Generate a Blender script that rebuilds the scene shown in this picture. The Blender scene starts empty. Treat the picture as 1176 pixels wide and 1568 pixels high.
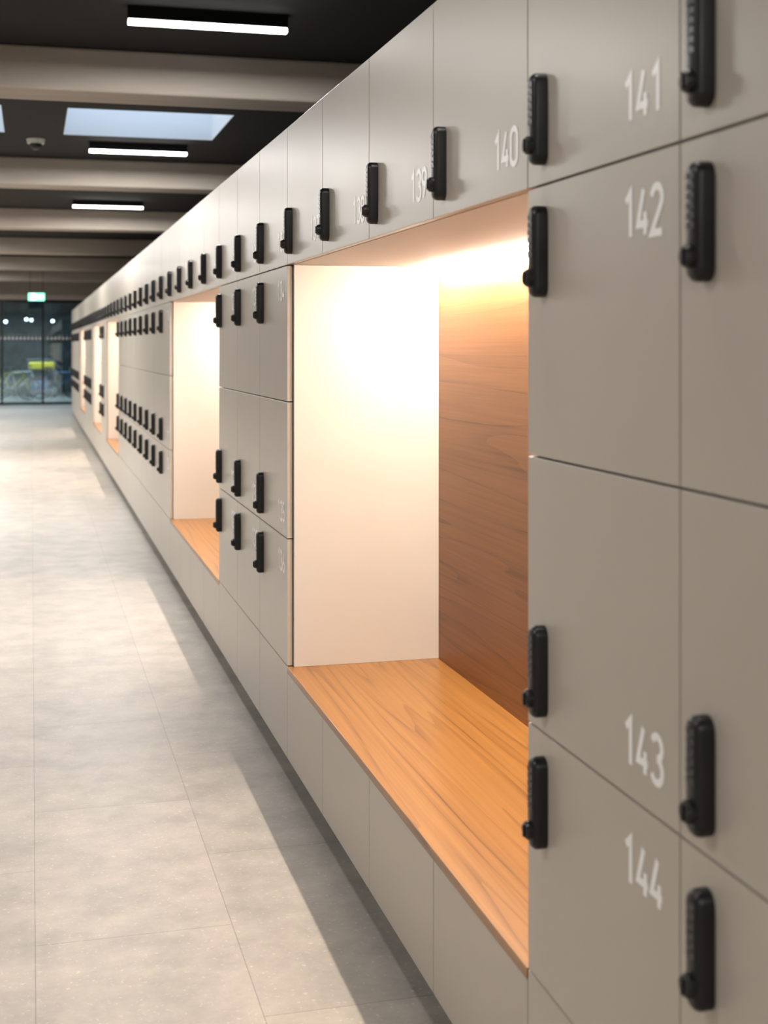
import bpy, bmesh, math, random
from mathutils import Vector, Matrix
random.seed(4)
scene=bpy.context.scene
scene.view_settings.view_transform='Standard'
scene.view_settings.exposure=0.0

# ---------------------------------------------------------------- materials
def mat(name,color=(.5,.5,.5),rough=.5,metal=0,spec=.5,emis=None,estr=0):
    m=bpy.data.materials.new(name); m.use_nodes=True
    b=m.node_tree.nodes['Principled BSDF']
    b.inputs['Base Color'].default_value=(*color,1)
    b.inputs['Roughness'].default_value=rough
    b.inputs['Metallic'].default_value=metal
    b.inputs['Specular IOR Level'].default_value=spec
    if emis:
        b.inputs['Emission Color'].default_value=(*emis,1)
        b.inputs['Emission Strength'].default_value=estr
    return m
def noise_mat(name,c1,c2,scale=5,rough=(.4,.6),stretch=(1,1,1),detail=6,bump=0,spec=.5,bscale=None):
    m=mat(name,c1,.5,spec=spec); nt=m.node_tree; N=nt.nodes; L=nt.links
    b=N['Principled BSDF']
    tc=N.new('ShaderNodeTexCoord'); mp=N.new('ShaderNodeMapping'); mp.inputs['Scale'].default_value=stretch
    L.new(tc.outputs['Object'],mp.inputs['Vector'])
    n=N.new('ShaderNodeTexNoise'); n.inputs['Scale'].default_value=scale; n.inputs['Detail'].default_value=detail
    n.inputs['Roughness'].default_value=.6
    L.new(mp.outputs[0],n.inputs['Vector'])
    r=N.new('ShaderNodeValToRGB'); r.color_ramp.elements[0].position=.3; r.color_ramp.elements[1].position=.7
    r.color_ramp.elements[0].color=(*c1,1); r.color_ramp.elements[1].color=(*c2,1)
    L.new(n.outputs['Fac'],r.inputs['Fac']); L.new(r.outputs['Color'],b.inputs['Base Color'])
    mr=N.new('ShaderNodeMapRange'); mr.inputs['To Min'].default_value=rough[0]; mr.inputs['To Max'].default_value=rough[1]
    L.new(n.outputs['Fac'],mr.inputs['Value']); L.new(mr.outputs[0],b.inputs['Roughness'])
    if bump:
        n2=N.new('ShaderNodeTexNoise'); n2.inputs['Scale'].default_value=bscale or scale*8
        L.new(mp.outputs[0],n2.inputs['Vector'])
        bp=N.new('ShaderNodeBump'); bp.inputs['Strength'].default_value=bump; bp.inputs['Distance'].default_value=.003
        L.new(n2.outputs['Fac'],bp.inputs['Height']); L.new(bp.outputs[0],b.inputs['Normal'])
    return m
M_door=noise_mat('locker_laminate_greige',(.475,.425,.360),(.495,.445,.378),3,(.31,.36),detail=3)
M_side=noise_mat('niche_laminate_cream',(.58,.53,.475),(.60,.55,.495),3,(.5,.55),detail=3)
M_carc=mat('carcass_dark',(.06,.052,.045),.7)
M_toe=mat('toe_kick_black',(.012,.012,.013),.6)
M_lock=noise_mat('lock_black_plastic',(.004,.004,.005),(.008,.008,.009),20,(.32,.45),detail=2)
M_key=mat('lock_keys_gloss',(.05,.05,.055),.3)
M_num=mat('number_white_print',(1.0,1.0,.99),.34)
M_ceil=noise_mat('ceiling_black_acoustic',(.003,.003,.003),(.007,.0065,.0065),25,(.85,.95),bump=.4)
M_beam=noise_mat('beam_board_marked',(.34,.30,.26),(.43,.385,.335),1.2,(.6,.75),(.6,4,4),bump=.1)
M_wall=noise_mat('plaster_wall',(.42,.40,.37),(.47,.45,.42),2,(.7,.85))
M_darkwall=noise_mat('dark_wall',(.02,.021,.023),(.035,.036,.04),2,(.6,.8))
M_blk=mat('black_metal',(.015,.015,.016),.4,.6)
M_led=mat('ceiling_led_diffuser',(.9,.9,.9),.4,emis=(1,.98,.94),estr=9)
try: M_led.cycles.emission_sampling='NONE'
except Exception: pass
M_nled=mat('niche_led_diffuser',(.9,.9,.9),.4,emis=(1,.87,.73),estr=330)
M_shaft=mat('skylight_shaft_white',(.75,.78,.82),.7)
M_white=mat('white_plastic',(.7,.7,.69),.35)
def wood(name,c_lo,c_mid,c_hi,rough,seed=0.,sy=.07,sc=4.5,fs=110,mult=9.,blend=.5):
    m=mat(name,c_mid,rough); nt=m.node_tree; N=nt.nodes; L=nt.links; b=N['Principled BSDF']
    tc=N.new('ShaderNodeTexCoord'); mp=N.new('ShaderNodeMapping')
    mp.inputs['Scale'].default_value=(1,sy,1) ; mp.inputs['Location'].default_value=(seed,seed*2.3,seed*.7)
    L.new(tc.outputs['Object'],mp.inputs['Vector'])
    n=N.new('ShaderNodeTexNoise'); n.inputs['Scale'].default_value=sc; n.inputs['Detail'].default_value=2.5; n.inputs['Distortion'].default_value=.25
    L.new(mp.outputs[0],n.inputs['Vector'])
    w=N.new('ShaderNodeMath'); w.operation='MULTIPLY'; w.inputs[1].default_value=mult; L.new(n.outputs['Fac'],w.inputs[0])
    fr=N.new('ShaderNodeMath'); fr.operation='FRACT'; L.new(w.outputs[0],fr.inputs[0])
    # growth-ring profile: slow rise, quick drop
    pw=N.new('ShaderNodeMapRange'); pw.interpolation_type='SMOOTHSTEP'
    pw.inputs['From Min'].default_value=0; pw.inputs['From Max'].default_value=.35; L.new(fr.outputs[0],pw.inputs['Value'])
    mp2=N.new('ShaderNodeMapping'); mp2.inputs['Scale'].default_value=(1,.012,1); L.new(tc.outputs['Object'],mp2.inputs['Vector'])
    n2=N.new('ShaderNodeTexNoise'); n2.inputs['Scale'].default_value=fs; n2.inputs['Detail'].default_value=4; n2.inputs['Roughness'].default_value=.65
    L.new(mp2.outputs[0],n2.inputs['Vector'])
    mx=N.new('ShaderNodeMath'); mx.operation='MULTIPLY_ADD'; mx.inputs[1].default_value=blend*.55
    L.new(pw.outputs[0],mx.inputs[0])
    s2=N.new('ShaderNodeMath'); s2.operation='MULTIPLY'; s2.inputs[1].default_value=1.0; L.new(n2.outputs['Fac'],s2.inputs[0])
    L.new(s2.outputs[0],mx.inputs[2])
    r=N.new('ShaderNodeValToRGB'); e=r.color_ramp.elements
    e[0].position=.30; e[0].color=(*c_lo,1); e[1].position=.92; e[1].color=(*c_hi,1)
    q=e.new(.56); q.color=(*c_mid,1)
    L.new(mx.outputs[0],r.inputs['Fac']); L.new(r.outputs['Color'],b.inputs['Base Color'])
    return m
M_bench=wood('bench_teak',(.13,.048,.010),(.26,.108,.024),(.36,.165,.042),.30,sy=.045,sc=5,fs=75,mult=12)
M_back=wood('back_panel_walnut',(.11,.040,.010),(.205,.080,.022),(.27,.110,.034),.45,seed=3.1,sy=.05,sc=3.5,fs=75,mult=11)

# floor tiles
def floor_mat():
    m=mat('floor_concrete_tiles',(.4,.38,.35),.4,spec=.45); nt=m.node_tree; N=nt.nodes; L=nt.links; b=N['Principled BSDF']
    tc=N.new('ShaderNodeTexCoord'); mp=N.new('ShaderNodeMapping')
    mp.inputs['Rotation'].default_value=(0,0,math.radians(90)); mp.inputs['Location'].default_value=(0.0,-0.01,0)
    L.new(tc.outputs['Object'],mp.inputs['Vector'])
    br=N.new('ShaderNodeTexBrick'); br.inputs['Scale'].default_value=1; br.inputs['Brick Width'].default_value=1.04
    br.inputs['Row Height'].default_value=.52; br.inputs['Mortar Size'].default_value=.0016; br.inputs['Mortar Smooth'].default_value=.4
    br.offset=.5
    br.inputs['Color1'].default_value=(.93,.93,.93,1); br.inputs['Color2'].default_value=(1.04,1.03,1.02,1); br.inputs['Mortar'].default_value=(.60,.59,.58,1)
    L.new(mp.outputs[0],br.inputs['Vector'])
    n=N.new('ShaderNodeTexNoise'); n.inputs['Scale'].default_value=4.5; n.inputs['Detail'].default_value=12; n.inputs['Roughness'].default_value=.68
    L.new(tc.outputs['Object'],n.inputs['Vector'])
    r=N.new('ShaderNodeValToRGB'); e=r.color_ramp.elements; e[0].position=.30; e[1].position=.70
    e[0].color=(.245,.228,.205,1); e[1].color=(.42,.382,.336,1)
    L.new(n.outputs['Fac'],r.inputs['Fac'])
    v=N.new('ShaderNodeTexNoise'); v.inputs['Scale'].default_value=75; v.inputs['Detail'].default_value=2
    L.new(tc.outputs['Object'],v.inputs['Vector'])
    vr=N.new('ShaderNodeMapRange'); vr.inputs['From Min'].default_value=.62; vr.inputs['From Max'].default_value=.72; vr.inputs['To Min'].default_value=1; vr.inputs['To Max'].default_value=1.35
    L.new(v.outputs['Fac'],vr.inputs['Value'])
    mx=N.new('ShaderNodeMix'); mx.data_type='RGBA'; mx.blend_type='MULTIPLY'; mx.inputs[0].default_value=1
    L.new(r.outputs['Color'],mx.inputs[6]); L.new(br.outputs['Color'],mx.inputs[7])
    m2=N.new('ShaderNodeMix'); m2.data_type='RGBA'; m2.blend_type='MULTIPLY'; m2.inputs[0].default_value=1
    L.new(mx.outputs[2],m2.inputs[6]); L.new(vr.outputs[0],m2.inputs[7])
    L.new(m2.outputs[2],b.inputs['Base Color'])
    mr=N.new('ShaderNodeMapRange'); mr.inputs['To Min'].default_value=.40; mr.inputs['To Max'].default_value=.50
    L.new(n.outputs['Fac'],mr.inputs['Value']); L.new(mr.outputs[0],b.inputs['Roughness'])
    return m
M_floor=floor_mat()

# ---------------------------------------------------------------- helpers
class MB:
    """mesh accumulator"""
    def __init__(s): s.v=[]; s.f=[]; s.m=[]; s.smooth=[]
    def add(s,v,f,mi=0,sm=False):
        o=len(s.v); s.v+=v; s.f+=[tuple(i+o for i in q) for q in f]; s.m+=[mi]*len(f); s.smooth+=[sm]*len(f)
    def box(s,x0,x1,y0,y1,z0,z1,mi=0,bev=0):
        if bev<=0:
            v=[(x,y,z) for x in(x0,x1) for y in(y0,y1) for z in(z0,z1)]
            f=[(0,1,3,2),(4,6,7,5),(0,4,5,1),(2,3,7,6),(0,2,6,4),(1,5,7,3)]
            s.add(v,f,mi)
        else:
            bm=bmesh.new(); bmesh.ops.create_cube(bm,size=1)
            for q in bm.verts: q.co=Vector(((x0+x1)/2+q.co.x*(x1-x0),(y0+y1)/2+q.co.y*(y1-y0),(z0+z1)/2+q.co.z*(z1-z0)))
            bmesh.ops.bevel(bm,geom=bm.edges[:],offset=bev,segments=2,profile=.5,affect='EDGES')
            bm.verts.index_update()
            s.add([tuple(q.co) for q in bm.verts],[tuple(a.index for a in f.verts) for f in bm.faces],mi)
            bm.free()
    def cyl(s,c,axis,r,h,n=20,mi=0,r2=None):
        r2=r if r2 is None else r2
        a=Vector(axis).normalized(); u=a.orthogonal().normalized(); w=a.cross(u)
        v=[];c=Vector(c)
        for k,(rr,hh) in enumerate(((r,0),(r2,h))):
            for i in range(n):
                t=2*math.pi*i/n; v.append(tuple(c+a*hh+(u*math.cos(t)+w*math.sin(t))*rr))
        f=[(i,(i+1)%n,n+(i+1)%n,n+i) for i in range(n)]+[tuple(range(n))[::-1],tuple(range(n,2*n))]
        s.add(v,f,mi)
    def tube(s,a,b,r,mi=0,n=10):
        a=Vector(a);b=Vector(b); s.cyl(a,b-a,r,(b-a).length,n,mi)
    def torus(s,c,axis,R,r,mi=0,n=32,k=8):
        a=Vector(axis).normalized(); u=a.orthogonal().normalized(); w=a.cross(u); c=Vector(c); v=[]
        for i in range(n):
            t=2*math.pi*i/n; d=u*math.cos(t)+w*math.sin(t)
            for j in range(k):
                q=2*math.pi*j/k; v.append(tuple(c+d*(R+r*math.cos(q))+a*r*math.sin(q)))
        f=[(i*k+j,((i+1)%n)*k+j,((i+1)%n)*k+(j+1)%k,i*k+(j+1)%k) for i in range(n) for j in range(k)]
        s.add(v,f,mi,True)
    def obj(s,name,mats,parent=None,origin=(0,0,0),recalc=True):
        me=bpy.data.meshes.new(name); o=Vector(origin)
        me.from_pydata([tuple(Vector(q)-o) for q in s.v],[],s.f)
        for m in mats: me.materials.append(m)
        me.polygons.foreach_set('material_index',s.m); me.polygons.foreach_set('use_smooth',s.smooth)
        if recalc:
            bm=bmesh.new(); bm.from_mesh(me); bmesh.ops.recalc_face_normals(bm,faces=bm.faces[:]); bm.to_mesh(me); bm.free()
        me.update()
        ob=bpy.data.objects.new(name,me); scene.collection.objects.link(ob)
        if parent: ob.parent=parent
        else: ob.location=o
        return ob
def empty(name,loc=(0,0,0)):
    e=bpy.data.objects.new(name,None); e.location=loc; e.empty_display_size=.2; scene.collection.objects.link(e); return e

# ---------------------------------------------------------------- digits
def arc(cx,cy,r,a0,a1,n=14,ry=None):
    ry=ry or r
    return [(cx+r*math.cos(math.radians(a0+(a1-a0)*i/n)),cy+ry*math.sin(math.radians(a0+(a1-a0)*i/n))) for i in range(n+1)]
G={}
G['0']=[arc(.25,.75,.25,0,180)+arc(.25,.25,.25,180,360)+[(.5,.75)]]
G['1']=[[(.06,.80),(.30,1),(.30,0)]]
G['2']=[arc(.25,.75,.25,170,-38)+[(0,0),(.5,0)]]
G['3']=[arc(.25,.76,.24,155,-90),arc(.25,.26,.26,90,-155)]
G['4']=[[(.28,1),(0,.24),(.5,.24)],[(.36,.50),(.36,0)]]
G['5']=[[(.45,1),(.07,1),(.04,.52)]+arc(.24,.30,.27,125,-150)]
G['6']=[[(.34,1),(.03,.36)],arc(.25,.25,.25,0,360,20)]
G['7']=[[(0,1),(.5,1),(.16,0)]]
G['8']=[arc(.25,.76,.22,0,360,18),arc(.25,.27,.26,0,360,20)]
G['9']=[[(.16,0),(.47,.64)],arc(.25,.75,.25,0,360,20)]
def add_text(mb,txt,tc,zc,x,H=.069):
    adv=.68; W=(len(txt)-1)*adv+.5; st=.086
    cnt=0
    for ci,ch in enumerate(txt):
        for pl in G[ch]:
            P=[Vector(((ci*adv+px-W/2)*H,(py-.5)*H)) for px,py in pl]
            n=len(P); L_=[];R_=[]
            closed=(P[0]-P[-1]).length<1e-5
            for i,p in enumerate(P):
                d0=(p-P[i-1]).normalized() if i>0 else None
                d1=(P[i+1]-p).normalized() if i<n-1 else None
                if closed and d0 is None: d0=(P[-1]-P[-2]).normalized()
                if closed and d1 is None: d1=(P[1]-P[0]).normalized()
                d0=d0 or d1; d1=d1 or d0
                n0=Vector((-d0.y,d0.x)); n1=Vector((-d1.y,d1.x)); nn=(n0+n1)
                nn.normalize(); k=1/max(.45,nn.dot(n0))
                L_.append(p+nn*st*H*k); R_.append(p-nn*st*H*k)
            xx=x-cnt*4e-5; cnt+=1
            v=[(xx,tc-q.x,zc+q.y) for pr in zip(L_,R_) for q in pr]
            f=[(2*i,2*i+1,2*i+3,2*i+2) for i in range(n-1)]
            mb.add(v,f)

# ---------------------------------------------------------------- lock template (u along wall, depth outward, v up)
def lock_template():
    m=MB(); hw=.0205; hh=.083; r=.0190
    def outline(ins):
        pts=[]
        for cx,cz,a in((hw-r,hh-r,0),(-hw+r,hh-r,90),(-hw+r,-hh+r,180),(hw-r,-hh+r,270)):
            for i in range(7):
                t=math.radians(a+15*i); pts.append((cx+(r-ins)*math.cos(t),cz+(r-ins)*math.sin(t)))
        return pts
    rings=[(0,.0),(0,.017),(.0015,.021),(.005,.0250),(.010,.027)]
    v=[];n=28
    for ins,d in rings:
        v+=[(-d,a,b) for a,b in outline(ins)]
    f=[]
    for k in range(len(rings)-1):
        for i in range(n): f.append((k*n+i,k*n+(i+1)%n,(k+1)*n+(i+1)%n,(k+1)*n+i))
    f.append(tuple(range((len(rings)-1)*n,len(rings)*n)))
    m.add(v,f,0,True)
    for r_ in range(6):
        for c in (-1,1):
            z=.062-.0135*r_
            m.box(-.0282,-.024,c*.0062-.0042,c*.0062+.0042,z-.0042,z+.0042,1)
    for (ra,rb,d0,d1) in ((.0165,.0165,.018,.033),(.0165,.0130,.033,.038)):
        m.cyl((-d0,0,-.048),(-1,0,0),ra,d1-d0,20,0,rb)
    m.box(-.041,-.036,-.003,.003,-.059,-.037,0,.001)
    return m
LT=lock_template()
def add_lock(mb,t,z,x):
    base=len(mb.v)
    mb.v+=[(x+a,t+b,z+c) for a,b,c in LT.v]
    mb.f+=[tuple(i+base for i in q) for q in LT.f]; mb.m+=LT.m; mb.smooth+=LT.smooth

# ---------------------------------------------------------------- lockers
FX=.9; T0=2.359; W=.6095
TOP,S1,S2,S3,S4,BOT=2.374,1.872,1.375,.876,.413,.08
G_=.002
def T(k): return T0+k*W
DEP=.57
def section(k0,k1,kind,num):
    t0,t1=T(k0),T(k1); org=(FX+.3,(t0+t1)/2,0)
    e=empty('locker_bank' if kind=='L' else 'seating_alcove',org)
    body=MB(); doors=MB(); locks=MB(); nums=MB()
    xf=FX; xc=FX+.021; xb=FX+.6
    body.box(FX+.06,xb,t0,t1,0,BOT,1)
    n=num
    if kind=='L':
        body.box(xc,xb,t0+.001,t1-.001,BOT,TOP-.002,0)
    else:
        body.box(xc,xb,t0+.001,t1-.001,BOT,S4-.024,0)
        body.box(xc,xb,t0+.001,t1-.001,S1+.02,TOP-.002,0)
        body.box(FX+DEP+.018,xb,t0+.001,t1-.001,S4-.024,S1+.02,0)
    for k in range(k0,k1):
        a,b=T(k)+G_,T(k+1)-G_
        if kind=='L':
            rows=[(S1,TOP),(S2,S1),(S3,S2),(S4,S3)]
            lab=[str(n-3),str(n-2),str(n-1),str(n)]; n-=4
        else:
            rows=[(S1,TOP)]; lab=[str(n)]; n-=1
        for z0,z1 in rows: doors.box(xf,xf+.02,a,b,z0+G_,z1-G_,0,.0012)
        doors.box(xf,xf+.02,a,b,BOT,(S4 if kind=='L' else S4-.022)-G_,0,.0012)
        zl=[S1+.118,S1-.122,S3+.113,S3-.125]; zt=[S1+.092,S1-.089,S3+.088,S3-.096]
        for i,l in enumerate(lab):
            add_lock(locks,T(k+1)-.082,zl[i],xf)
            add_text(nums,l,T(k)+.119,zt[i],xf-.0006)
    body.obj('carcass',[M_carc,M_toe],e,org); doors.obj('doors',[M_door],e,org)
    locks.obj('combination_locks',[M_lock,M_key],e,org); nums.obj('door_numbers',[M_num],e,org,recalc=False)
    if kind=='N':
        p=MB()
        p.box(xc+.001,FX+DEP,t0+.0,t0+.018,S4,S1,0,.001)
        p.box(xc+.001,FX+DEP,t1-.018,t1,S4,S1,0,.001)
        p.box(xc+.001,FX+DEP+.018,t0,t1,S1+.001,S1+.019,0)
        p.obj('side_and_soffit_panels',[M_side],e,org)
        q=MB(); q.box(FX+DEP,FX+DEP+.017,t0,t1,S4-.022,S1,0); q.obj('back_panel',[M_back],e,org)
        q=MB(); q.box(FX-.001,FX+DEP,t0+.001,t1-.001,S4-.022,S4,0,.002); q.obj('bench_top',[M_bench],e,org)
        q=MB(); px=FX+DEP-.045; ya,yb=t0+.03,t1-.03; v=[];nn=8
        for y in(ya,yb):
            for i in range(nn+1):
                t=math.pi*i/nn; v.append((px+.012*math.cos(t),y,S1-.001-.010*math.sin(t)))
        f=[(i,i+1,nn+2+i,nn+1+i) for i in range(nn)]
        f+= [tuple(range(nn+1)),tuple(range(nn+1,2*nn+2))]
        q.add(v,f,0); q.obj('led_profile',[M_nled],e,org)
    return n
num=140
section(-5,0,'L',160)
layout=[('N',0,4),('L',4,7),('N',7,11),('L',11,20),('N',20,24),('L',24,26),('N',26,30),('L',30,35),('N',35,39),('L',39,48)]
for kind,a,b in layout:
    num=section(a,b,kind,num)
    if num<30: num=130

# ---------------------------------------------------------------- room shell
CZ=3.48; XL,XR=-4.2,4.6; YB,YF,YE=-6.0,37.0,47.0
m=MB(); m.box(XL-.2,XR+.2,YB-.2,YE+.2,-.1,0); m.obj('floor',[M_floor],None,(0,0,0))
m=MB(); m.box(XL-.2,XL,YB-.2,YE+.2,0,CZ); m.obj('wall_left',[M_wall])
m=MB(); m.box(XR,XR+.2,YB-.2,YE+.2,0,CZ); m.obj('wall_right',[M_darkwall])
m=MB(); m.box(XL,XR,YB-.2,YB,0,CZ); m.obj('wall_back',[M_wall])
m=MB(); m.box(XL,XR,YE,YE+.2,0,CZ); m.obj('wall_front',[noise_mat('lobby_teal_wall',(.02,.03,.038),(.17,.21,.23),1.6,(.5,.7))])
m=MB(); sk=[(-1.62,-.23),(.28,1.62)]; s0,s1=11.0,12.4
m.box(XL-.2,XR+.2,YB-.2,s0,CZ,CZ+.15); m.box(XL-.2,XR+.2,s1,YE+.2,CZ,CZ+.15)
m.box(XL-.2,sk[0][0],s0,s1,CZ,CZ+.15); m.box(sk[0][1],sk[1][0],s0,s1,CZ,CZ+.15); m.box(sk[1][1],XR+.2,s0,s1,CZ,CZ+.15)
m.obj('ceiling',[M_ceil])
M_pane=bpy.data.materials.new('skylight_glass'); M_pane.use_nodes=True
nt=M_pane.node_tree; nt.nodes.clear()
o=nt.nodes.new('ShaderNodeOutputMaterial'); mx=nt.nodes.new('ShaderNodeMixShader'); tr=nt.nodes.new('ShaderNodeBsdfTransparent'); gl=nt.nodes.new('ShaderNodeBsdfGlossy')
gl.inputs['Roughness'].default_value=.02; mx.inputs[0].default_value=.08; tr.inputs[0].default_value=(.9,.95,.96,1)
nt.links.new(tr.outputs[0],mx.inputs[1]); nt.links.new(gl.outputs[0],mx.inputs[2]); nt.links.new(mx.outputs[0],o.inputs[0])
for i,(a,b) in enumerate(sk):
    e=empty('window_%d'%(i+1),((a+b)/2,(s0+s1)/2,CZ)); og=e.location.copy()
    m=MB(); h=.55
    m.box(a-.03,a,s0-.03,s1+.03,CZ+.15,CZ+h); m.box(b,b+.03,s0-.03,s1+.03,CZ+.15,CZ+h)
    m.box(a,b,s0-.03,s0,CZ+.15,CZ+h); m.box(a,b,s1,s1+.03,CZ+.15,CZ+h)
    l=.004
    m.box(a,a+l,s0,s1,CZ,CZ+.15); m.box(b-l,b,s0,s1,CZ,CZ+.15); m.box(a,b,s0,s0+l,CZ,CZ+.15); m.box(a,b,s1-l,s1,CZ,CZ+.15)
    m.obj('shaft',[M_shaft],e,og)
    m=MB(); m.box(a,b,s0,s1,CZ+h-.01,CZ+h); m.obj('pane',[M_pane],e,og)

# beams
BH=.28; BZ=CZ-BH
for i in range(-2,7):
    y=8.75+5.2*i
    if y<YB+.3: continue
    if y+.44>YF-.1 : continue
    m=MB(); m.box(XL,XR,y,y+.40,BZ,CZ,0,.018); m.obj('ceiling_beam',[M_beam],None,(0,y+.2,BZ))

# LED luminaires, plus an out-of-view left row added for fill
def led(x0,y,en):
    e=empty('linear_ceiling_light',(x0+.45,y,CZ)); og=e.location.copy()
    m=MB(); m.box(x0,x0+.91,y-.03,y+.03,CZ-.07,CZ,0,.003); m.obj('housing',[M_blk],e,og)
    m=MB(); m.box(x0+.003,x0+.907,y-.027,y+.027,CZ-.10,CZ-.071,0,.004); m.obj('diffuser',[M_led],e,og)
    L=bpy.data.lights.new('led_area','AREA'); L.shape='RECTANGLE'; L.size=.9; L.size_y=.05; L.energy=en; L.color=(1,.97,.93)
    lo=bpy.data.objects.new('led_area',L); scene.collection.objects.link(lo); lo.parent=e; lo.location=(0,0,-.104)
for i in range(-2,6):
    y=7.62+5.15*i
    if i<3: led(.52,y,{-2:85,-1:24,0:95,1:150}.get(i,170))
    led(-2.2,y,{-2:130,-1:42,0:68,1:160}.get(i,185))  # left row is never in view, added to light the locker fronts

# dome camera on ceiling
e=empty('dome_security_camera',(.04,12.75,CZ)); og=e.location.copy()
m=MB(); m.cyl((.04,12.75,CZ),(0,0,-1),.085,.04,28,0,.075); m.obj('ring',[M_white],e,og)
bm=bmesh.new(); bmesh.ops.create_uvsphere(bm,u_segments=24,v_segments=12,radius=.055)
me=bpy.data.meshes.new('dome'); bm.to_mesh(me); bm.free(); me.materials.append(M_lock)
for p in me.polygons: p.use_smooth=True
d=bpy.data.objects.new('dome',me); scene.collection.objects.link(d); d.parent=e; d.location=(0,0,-.045)

# exit sign
M_green=mat('exit_green',(.02,.4,.2),.4,emis=(.25,1,.65),estr=3)
M_ew=mat('exit_white',(.8,.8,.8),.4,emis=(.9,1,.95),estr=6)
ex,ey,ez=.12,33.6,2.76
e=empty('exit_sign',(ex,ey,ez)); og=e.location.copy()
m=MB(); m.box(ex-.2,ex+.2,ey,ey+.05,ez-.1,ez+.1,0,.005); m.cyl((ex-.15,ey+.025,ez+.1),(0,0,1),.005,CZ-ez-.1,8,0); m.cyl((ex+.15,ey+.025,ez+.1),(0,0,1),.005,CZ-ez-.1,8,0)
m.obj('housing',[M_blk],e,og)
m=MB(); m.box(ex-.19,ex+.19,ey-.004,ey-.001,ez-.09,ez+.09); m.obj('face',[M_green],e,og)
m=MB(); yy=ey-.006
m.add([(ex-.02,yy,ez-.07),(ex-.02,yy,ez+.07),(ex-.12,yy,ez+.07),(ex-.12,yy,ez-.07)],[(0,1,2,3)])
m.add([(ex+.02,yy,ez-.015),(ex+.02,yy,ez+.015),(ex+.10,yy,ez+.015),(ex+.10,yy,ez+.05),(ex+.16,yy,ez),(ex+.10,yy,ez-.05),(ex+.10,yy,ez-.015)],[(0,1,2,3,4,5,6)])
m.obj('pictogram',[M_ew],e,og)

# glazed partition at the end of the corridor
M_gl=bpy.data.materials.new('partition_glass'); M_gl.use_nodes=True
nt=M_gl.node_tree; nt.nodes.clear()
o=nt.nodes.new('ShaderNodeOutputMaterial'); mx=nt.nodes.new('ShaderNodeMixShader'); tr=nt.nodes.new('ShaderNodeBsdfTransparent'); gl=nt.nodes.new('ShaderNodeBsdfGlossy')
gl.inputs['Roughness'].default_value=.01; gl.inputs[0].default_value=(.8,.95,1,1); mx.inputs[0].default_value=.12; tr.inputs[0].default_value=(.75,.88,.93,1)
nt.links.new(tr.outputs[0],mx.inputs[1]); nt.links.new(gl.outputs[0],mx.inputs[2]); nt.links.new(mx.outputs[0],o.inputs[0])
e=empty('window_3',(0,YF,0)); og=e.location.copy()
m=MB(); gt=2.72
m.box(XL,XR,YF-.05,YF+.05,gt,gt+.08); m.box(XL,XR,YF-.04,YF+.04,0,.06)
x=XL+.3
while x<XR: 
    m.box(x-.025,x+.025,YF-.05,YF+.05,.06,gt); x+=1.05
m.obj('frame',[M_blk],e,og)
m=MB(); m.box(XL,XR,YF-.006,YF+.006,.06,gt); m.obj('glass',[M_gl],e,og)
m=MB(); x=XL+.2
while x<XR-.1:
    m.box(x,x+.05,YF-.010,YF-.007,1.74,1.80); m.box(x+.02,x+.035,YF-.010,YF-.007,1.84,1.86); x+=.10
m.obj('manifestation_dots',[M_white],e,og)
m=MB(); m.box(XL,XR,YF-.08,YF+.08,gt+.08,CZ); m.obj('trim_1',[M_beam])
# lobby behind the glass
M_yel=mat('yellow_vinyl',(.8,.62,.04),.5); M_grey=mat('grey_plastic',(.16,.17,.19),.5)
tx,ty=.30,42.2
e=empty('cleaning_trolley',(tx,ty,0)); og=e.location.copy()
m=MB(); m.box(tx-.45,tx+.45,ty-.25,ty+.25,.12,.2,0,.02)
for a in(-.4,.4):
    for b in(-.2,.2):
        m.cyl((tx+a,ty+b-.015,.06),(0,1,0),.06,.03,16,0); m.box(tx+a-.015,tx+a+.015,ty+b-.015,ty+b+.015,.1,1.15)
m.box(tx-.43,tx+.43,ty-.2,ty+.2,1.13,1.17,0,.01); m.obj('frame',[M_grey],e,og)
m=MB(); m.box(tx-.38,tx+.38,ty-.22,ty+.2,.84,1.08,0,.04); m.obj('bag',[M_yel],e,og)
m=MB(); m.box(tx-.3,tx+.25,ty-.2,ty+.15,.2,.5,0,.03); m.obj('bucket',[mat('blue_plastic',(.03,.12,.3),.4)],e,og)
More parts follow.
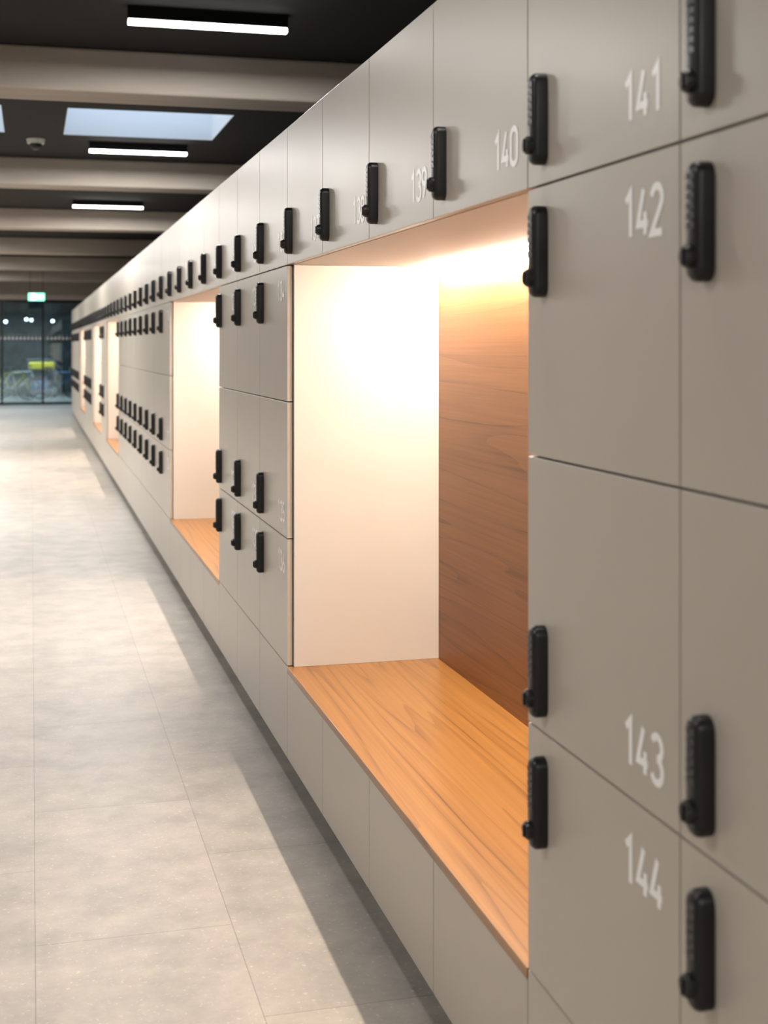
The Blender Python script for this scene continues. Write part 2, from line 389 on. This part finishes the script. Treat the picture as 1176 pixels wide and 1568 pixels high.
# bicycles parked in the lobby
M_tyre=mat('tyre_rubber',(.02,.02,.02),.7); M_steel=mat('spoke_steel',(.6,.62,.65),.3,.9)
def bike(x,y,r,col):
    e=empty('bicycle',(x,y,0)); e.rotation_euler=(0,0,r)
    m=MB(); R=.34
    for wx in(-.52,.52):
        m.torus((wx,0,R),(0,1,0),R-.018,.018,0)
        m.torus((wx,0,R),(0,1,0),R-.04,.008,1)
        m.cyl((wx,-.03,R),(0,1,0),.02,.06,12,1)
        for i in range(12):
            a=math.pi*2*i/12; m.tube((wx,0,R),(wx+(R-.04)*math.cos(a),0,R+(R-.04)*math.sin(a)),.0018,1,4)
    bb=(-.08,0,.28); st=(-.22,0,.78); hd=(.36,0,.80); hd2=(.39,0,.68)
    for a,b in((bb,st),(st,hd),(bb,hd2),(bb,(-.52,.05,R)),(bb,(-.52,-.05,R)),(st,(-.52,.05,R)),(st,(-.52,-.05,R)),(hd,hd2),(hd2,(.52,.05,R)),(hd2,(.52,-.05,R))): m.tube(a,b,.016,2)
    m.tube(st,(-.26,0,.90),.013,1); m.box(-.38,-.14,-.06,.06,.90,.95,0,.02)
    m.tube(hd,(.34,0,.95),.013,1); m.tube((.34,-.28,.97),(.34,.28,.97),.013,0)
    m.cyl((-.08,-.05,.28),(0,1,0),.09,.01,20,1); m.tube((-.08,-.06,.28),(.04,-.06,.16),.01,1); m.tube((-.08,.06,.28),(-.20,.06,.40),.01,1)
    m.box(.0,.09,-.14,-.06,.15,.17,0); m.box(-.25,-.16,.06,.14,.39,.41,0)
    m.obj('frame_and_wheels',[M_tyre,M_steel,mat('bike_paint',col,.3)],e)
bike(-.55,39.8,.5,(.75,.62,.03)); bike(.75,40.4,-.25,(.05,.2,.45)); bike(-.35,41.6,.15,(.6,.6,.6)); bike(-1.6,40.9,.3,(.5,.5,.5))
M_lampw=mat('lobby_lamp_glass',(.9,.9,.9),.3,emis=(.85,.95,1),estr=8)
for (lx,ly,lz) in((-.15,43.4,2.40),(.0,44.5,2.4),(-.75,42,2.3),(.65,43.4,2.35)):
    e=empty('lobby_pendant_lamp',(lx,ly,lz)); 
    m=MB(); m.cyl((0,0,.05),(0,0,1),.006,CZ-lz-.05,8,0); m.cyl((0,0,.04),(0,0,1),.05,.05,16,0,.02); m.obj('cord',[M_blk],e)
    bm=bmesh.new(); bmesh.ops.create_uvsphere(bm,u_segments=16,v_segments=8,radius=.05)
    me=bpy.data.meshes.new('globe'); bm.to_mesh(me); bm.free(); me.materials.append(M_lampw)
    for p in me.polygons: p.use_smooth=True
    d=bpy.data.objects.new('globe',me); scene.collection.objects.link(d); d.parent=e
L=bpy.data.lights.new('lobby_fill','AREA'); L.shape='RECTANGLE'; L.size=3; L.size_y=.2; L.energy=260; L.color=(.8,.92,1)  # unseen fill lamp with housing, added to brighten the lobby behind the glass
e=empty('lobby_fill_panel',(0,41,CZ)); lo=bpy.data.objects.new('lobby_fill',L); scene.collection.objects.link(lo); lo.parent=e; lo.location=(0,0,-.06)
m=MB(); m.box(-1.5,1.5,-.12,.12,-.05,0); m.obj('fill_panel_housing',[M_white],e)

# world
w=bpy.data.worlds.new('sky'); scene.world=w; w.use_nodes=True
bg=w.node_tree.nodes['Background']; bg.inputs[0].default_value=(.68,.76,.90,1); bg.inputs[1].default_value=3.0

# camera
cd=bpy.data.cameras.new('camera'); cam=bpy.data.objects.new('camera',cd); scene.collection.objects.link(cam)
cam.location=(0,0,1.58); cam.rotation_euler=(math.radians(90),0,-math.atan(540/2050))
cd.sensor_width=36; cd.lens=47.07; cd.shift_y=-255/1568; cd.clip_end=200; cd.clip_start=.02
cd.dof.use_dof=True; cd.dof.focus_distance=4.2; cd.dof.aperture_fstop=4.0
scene.camera=cam
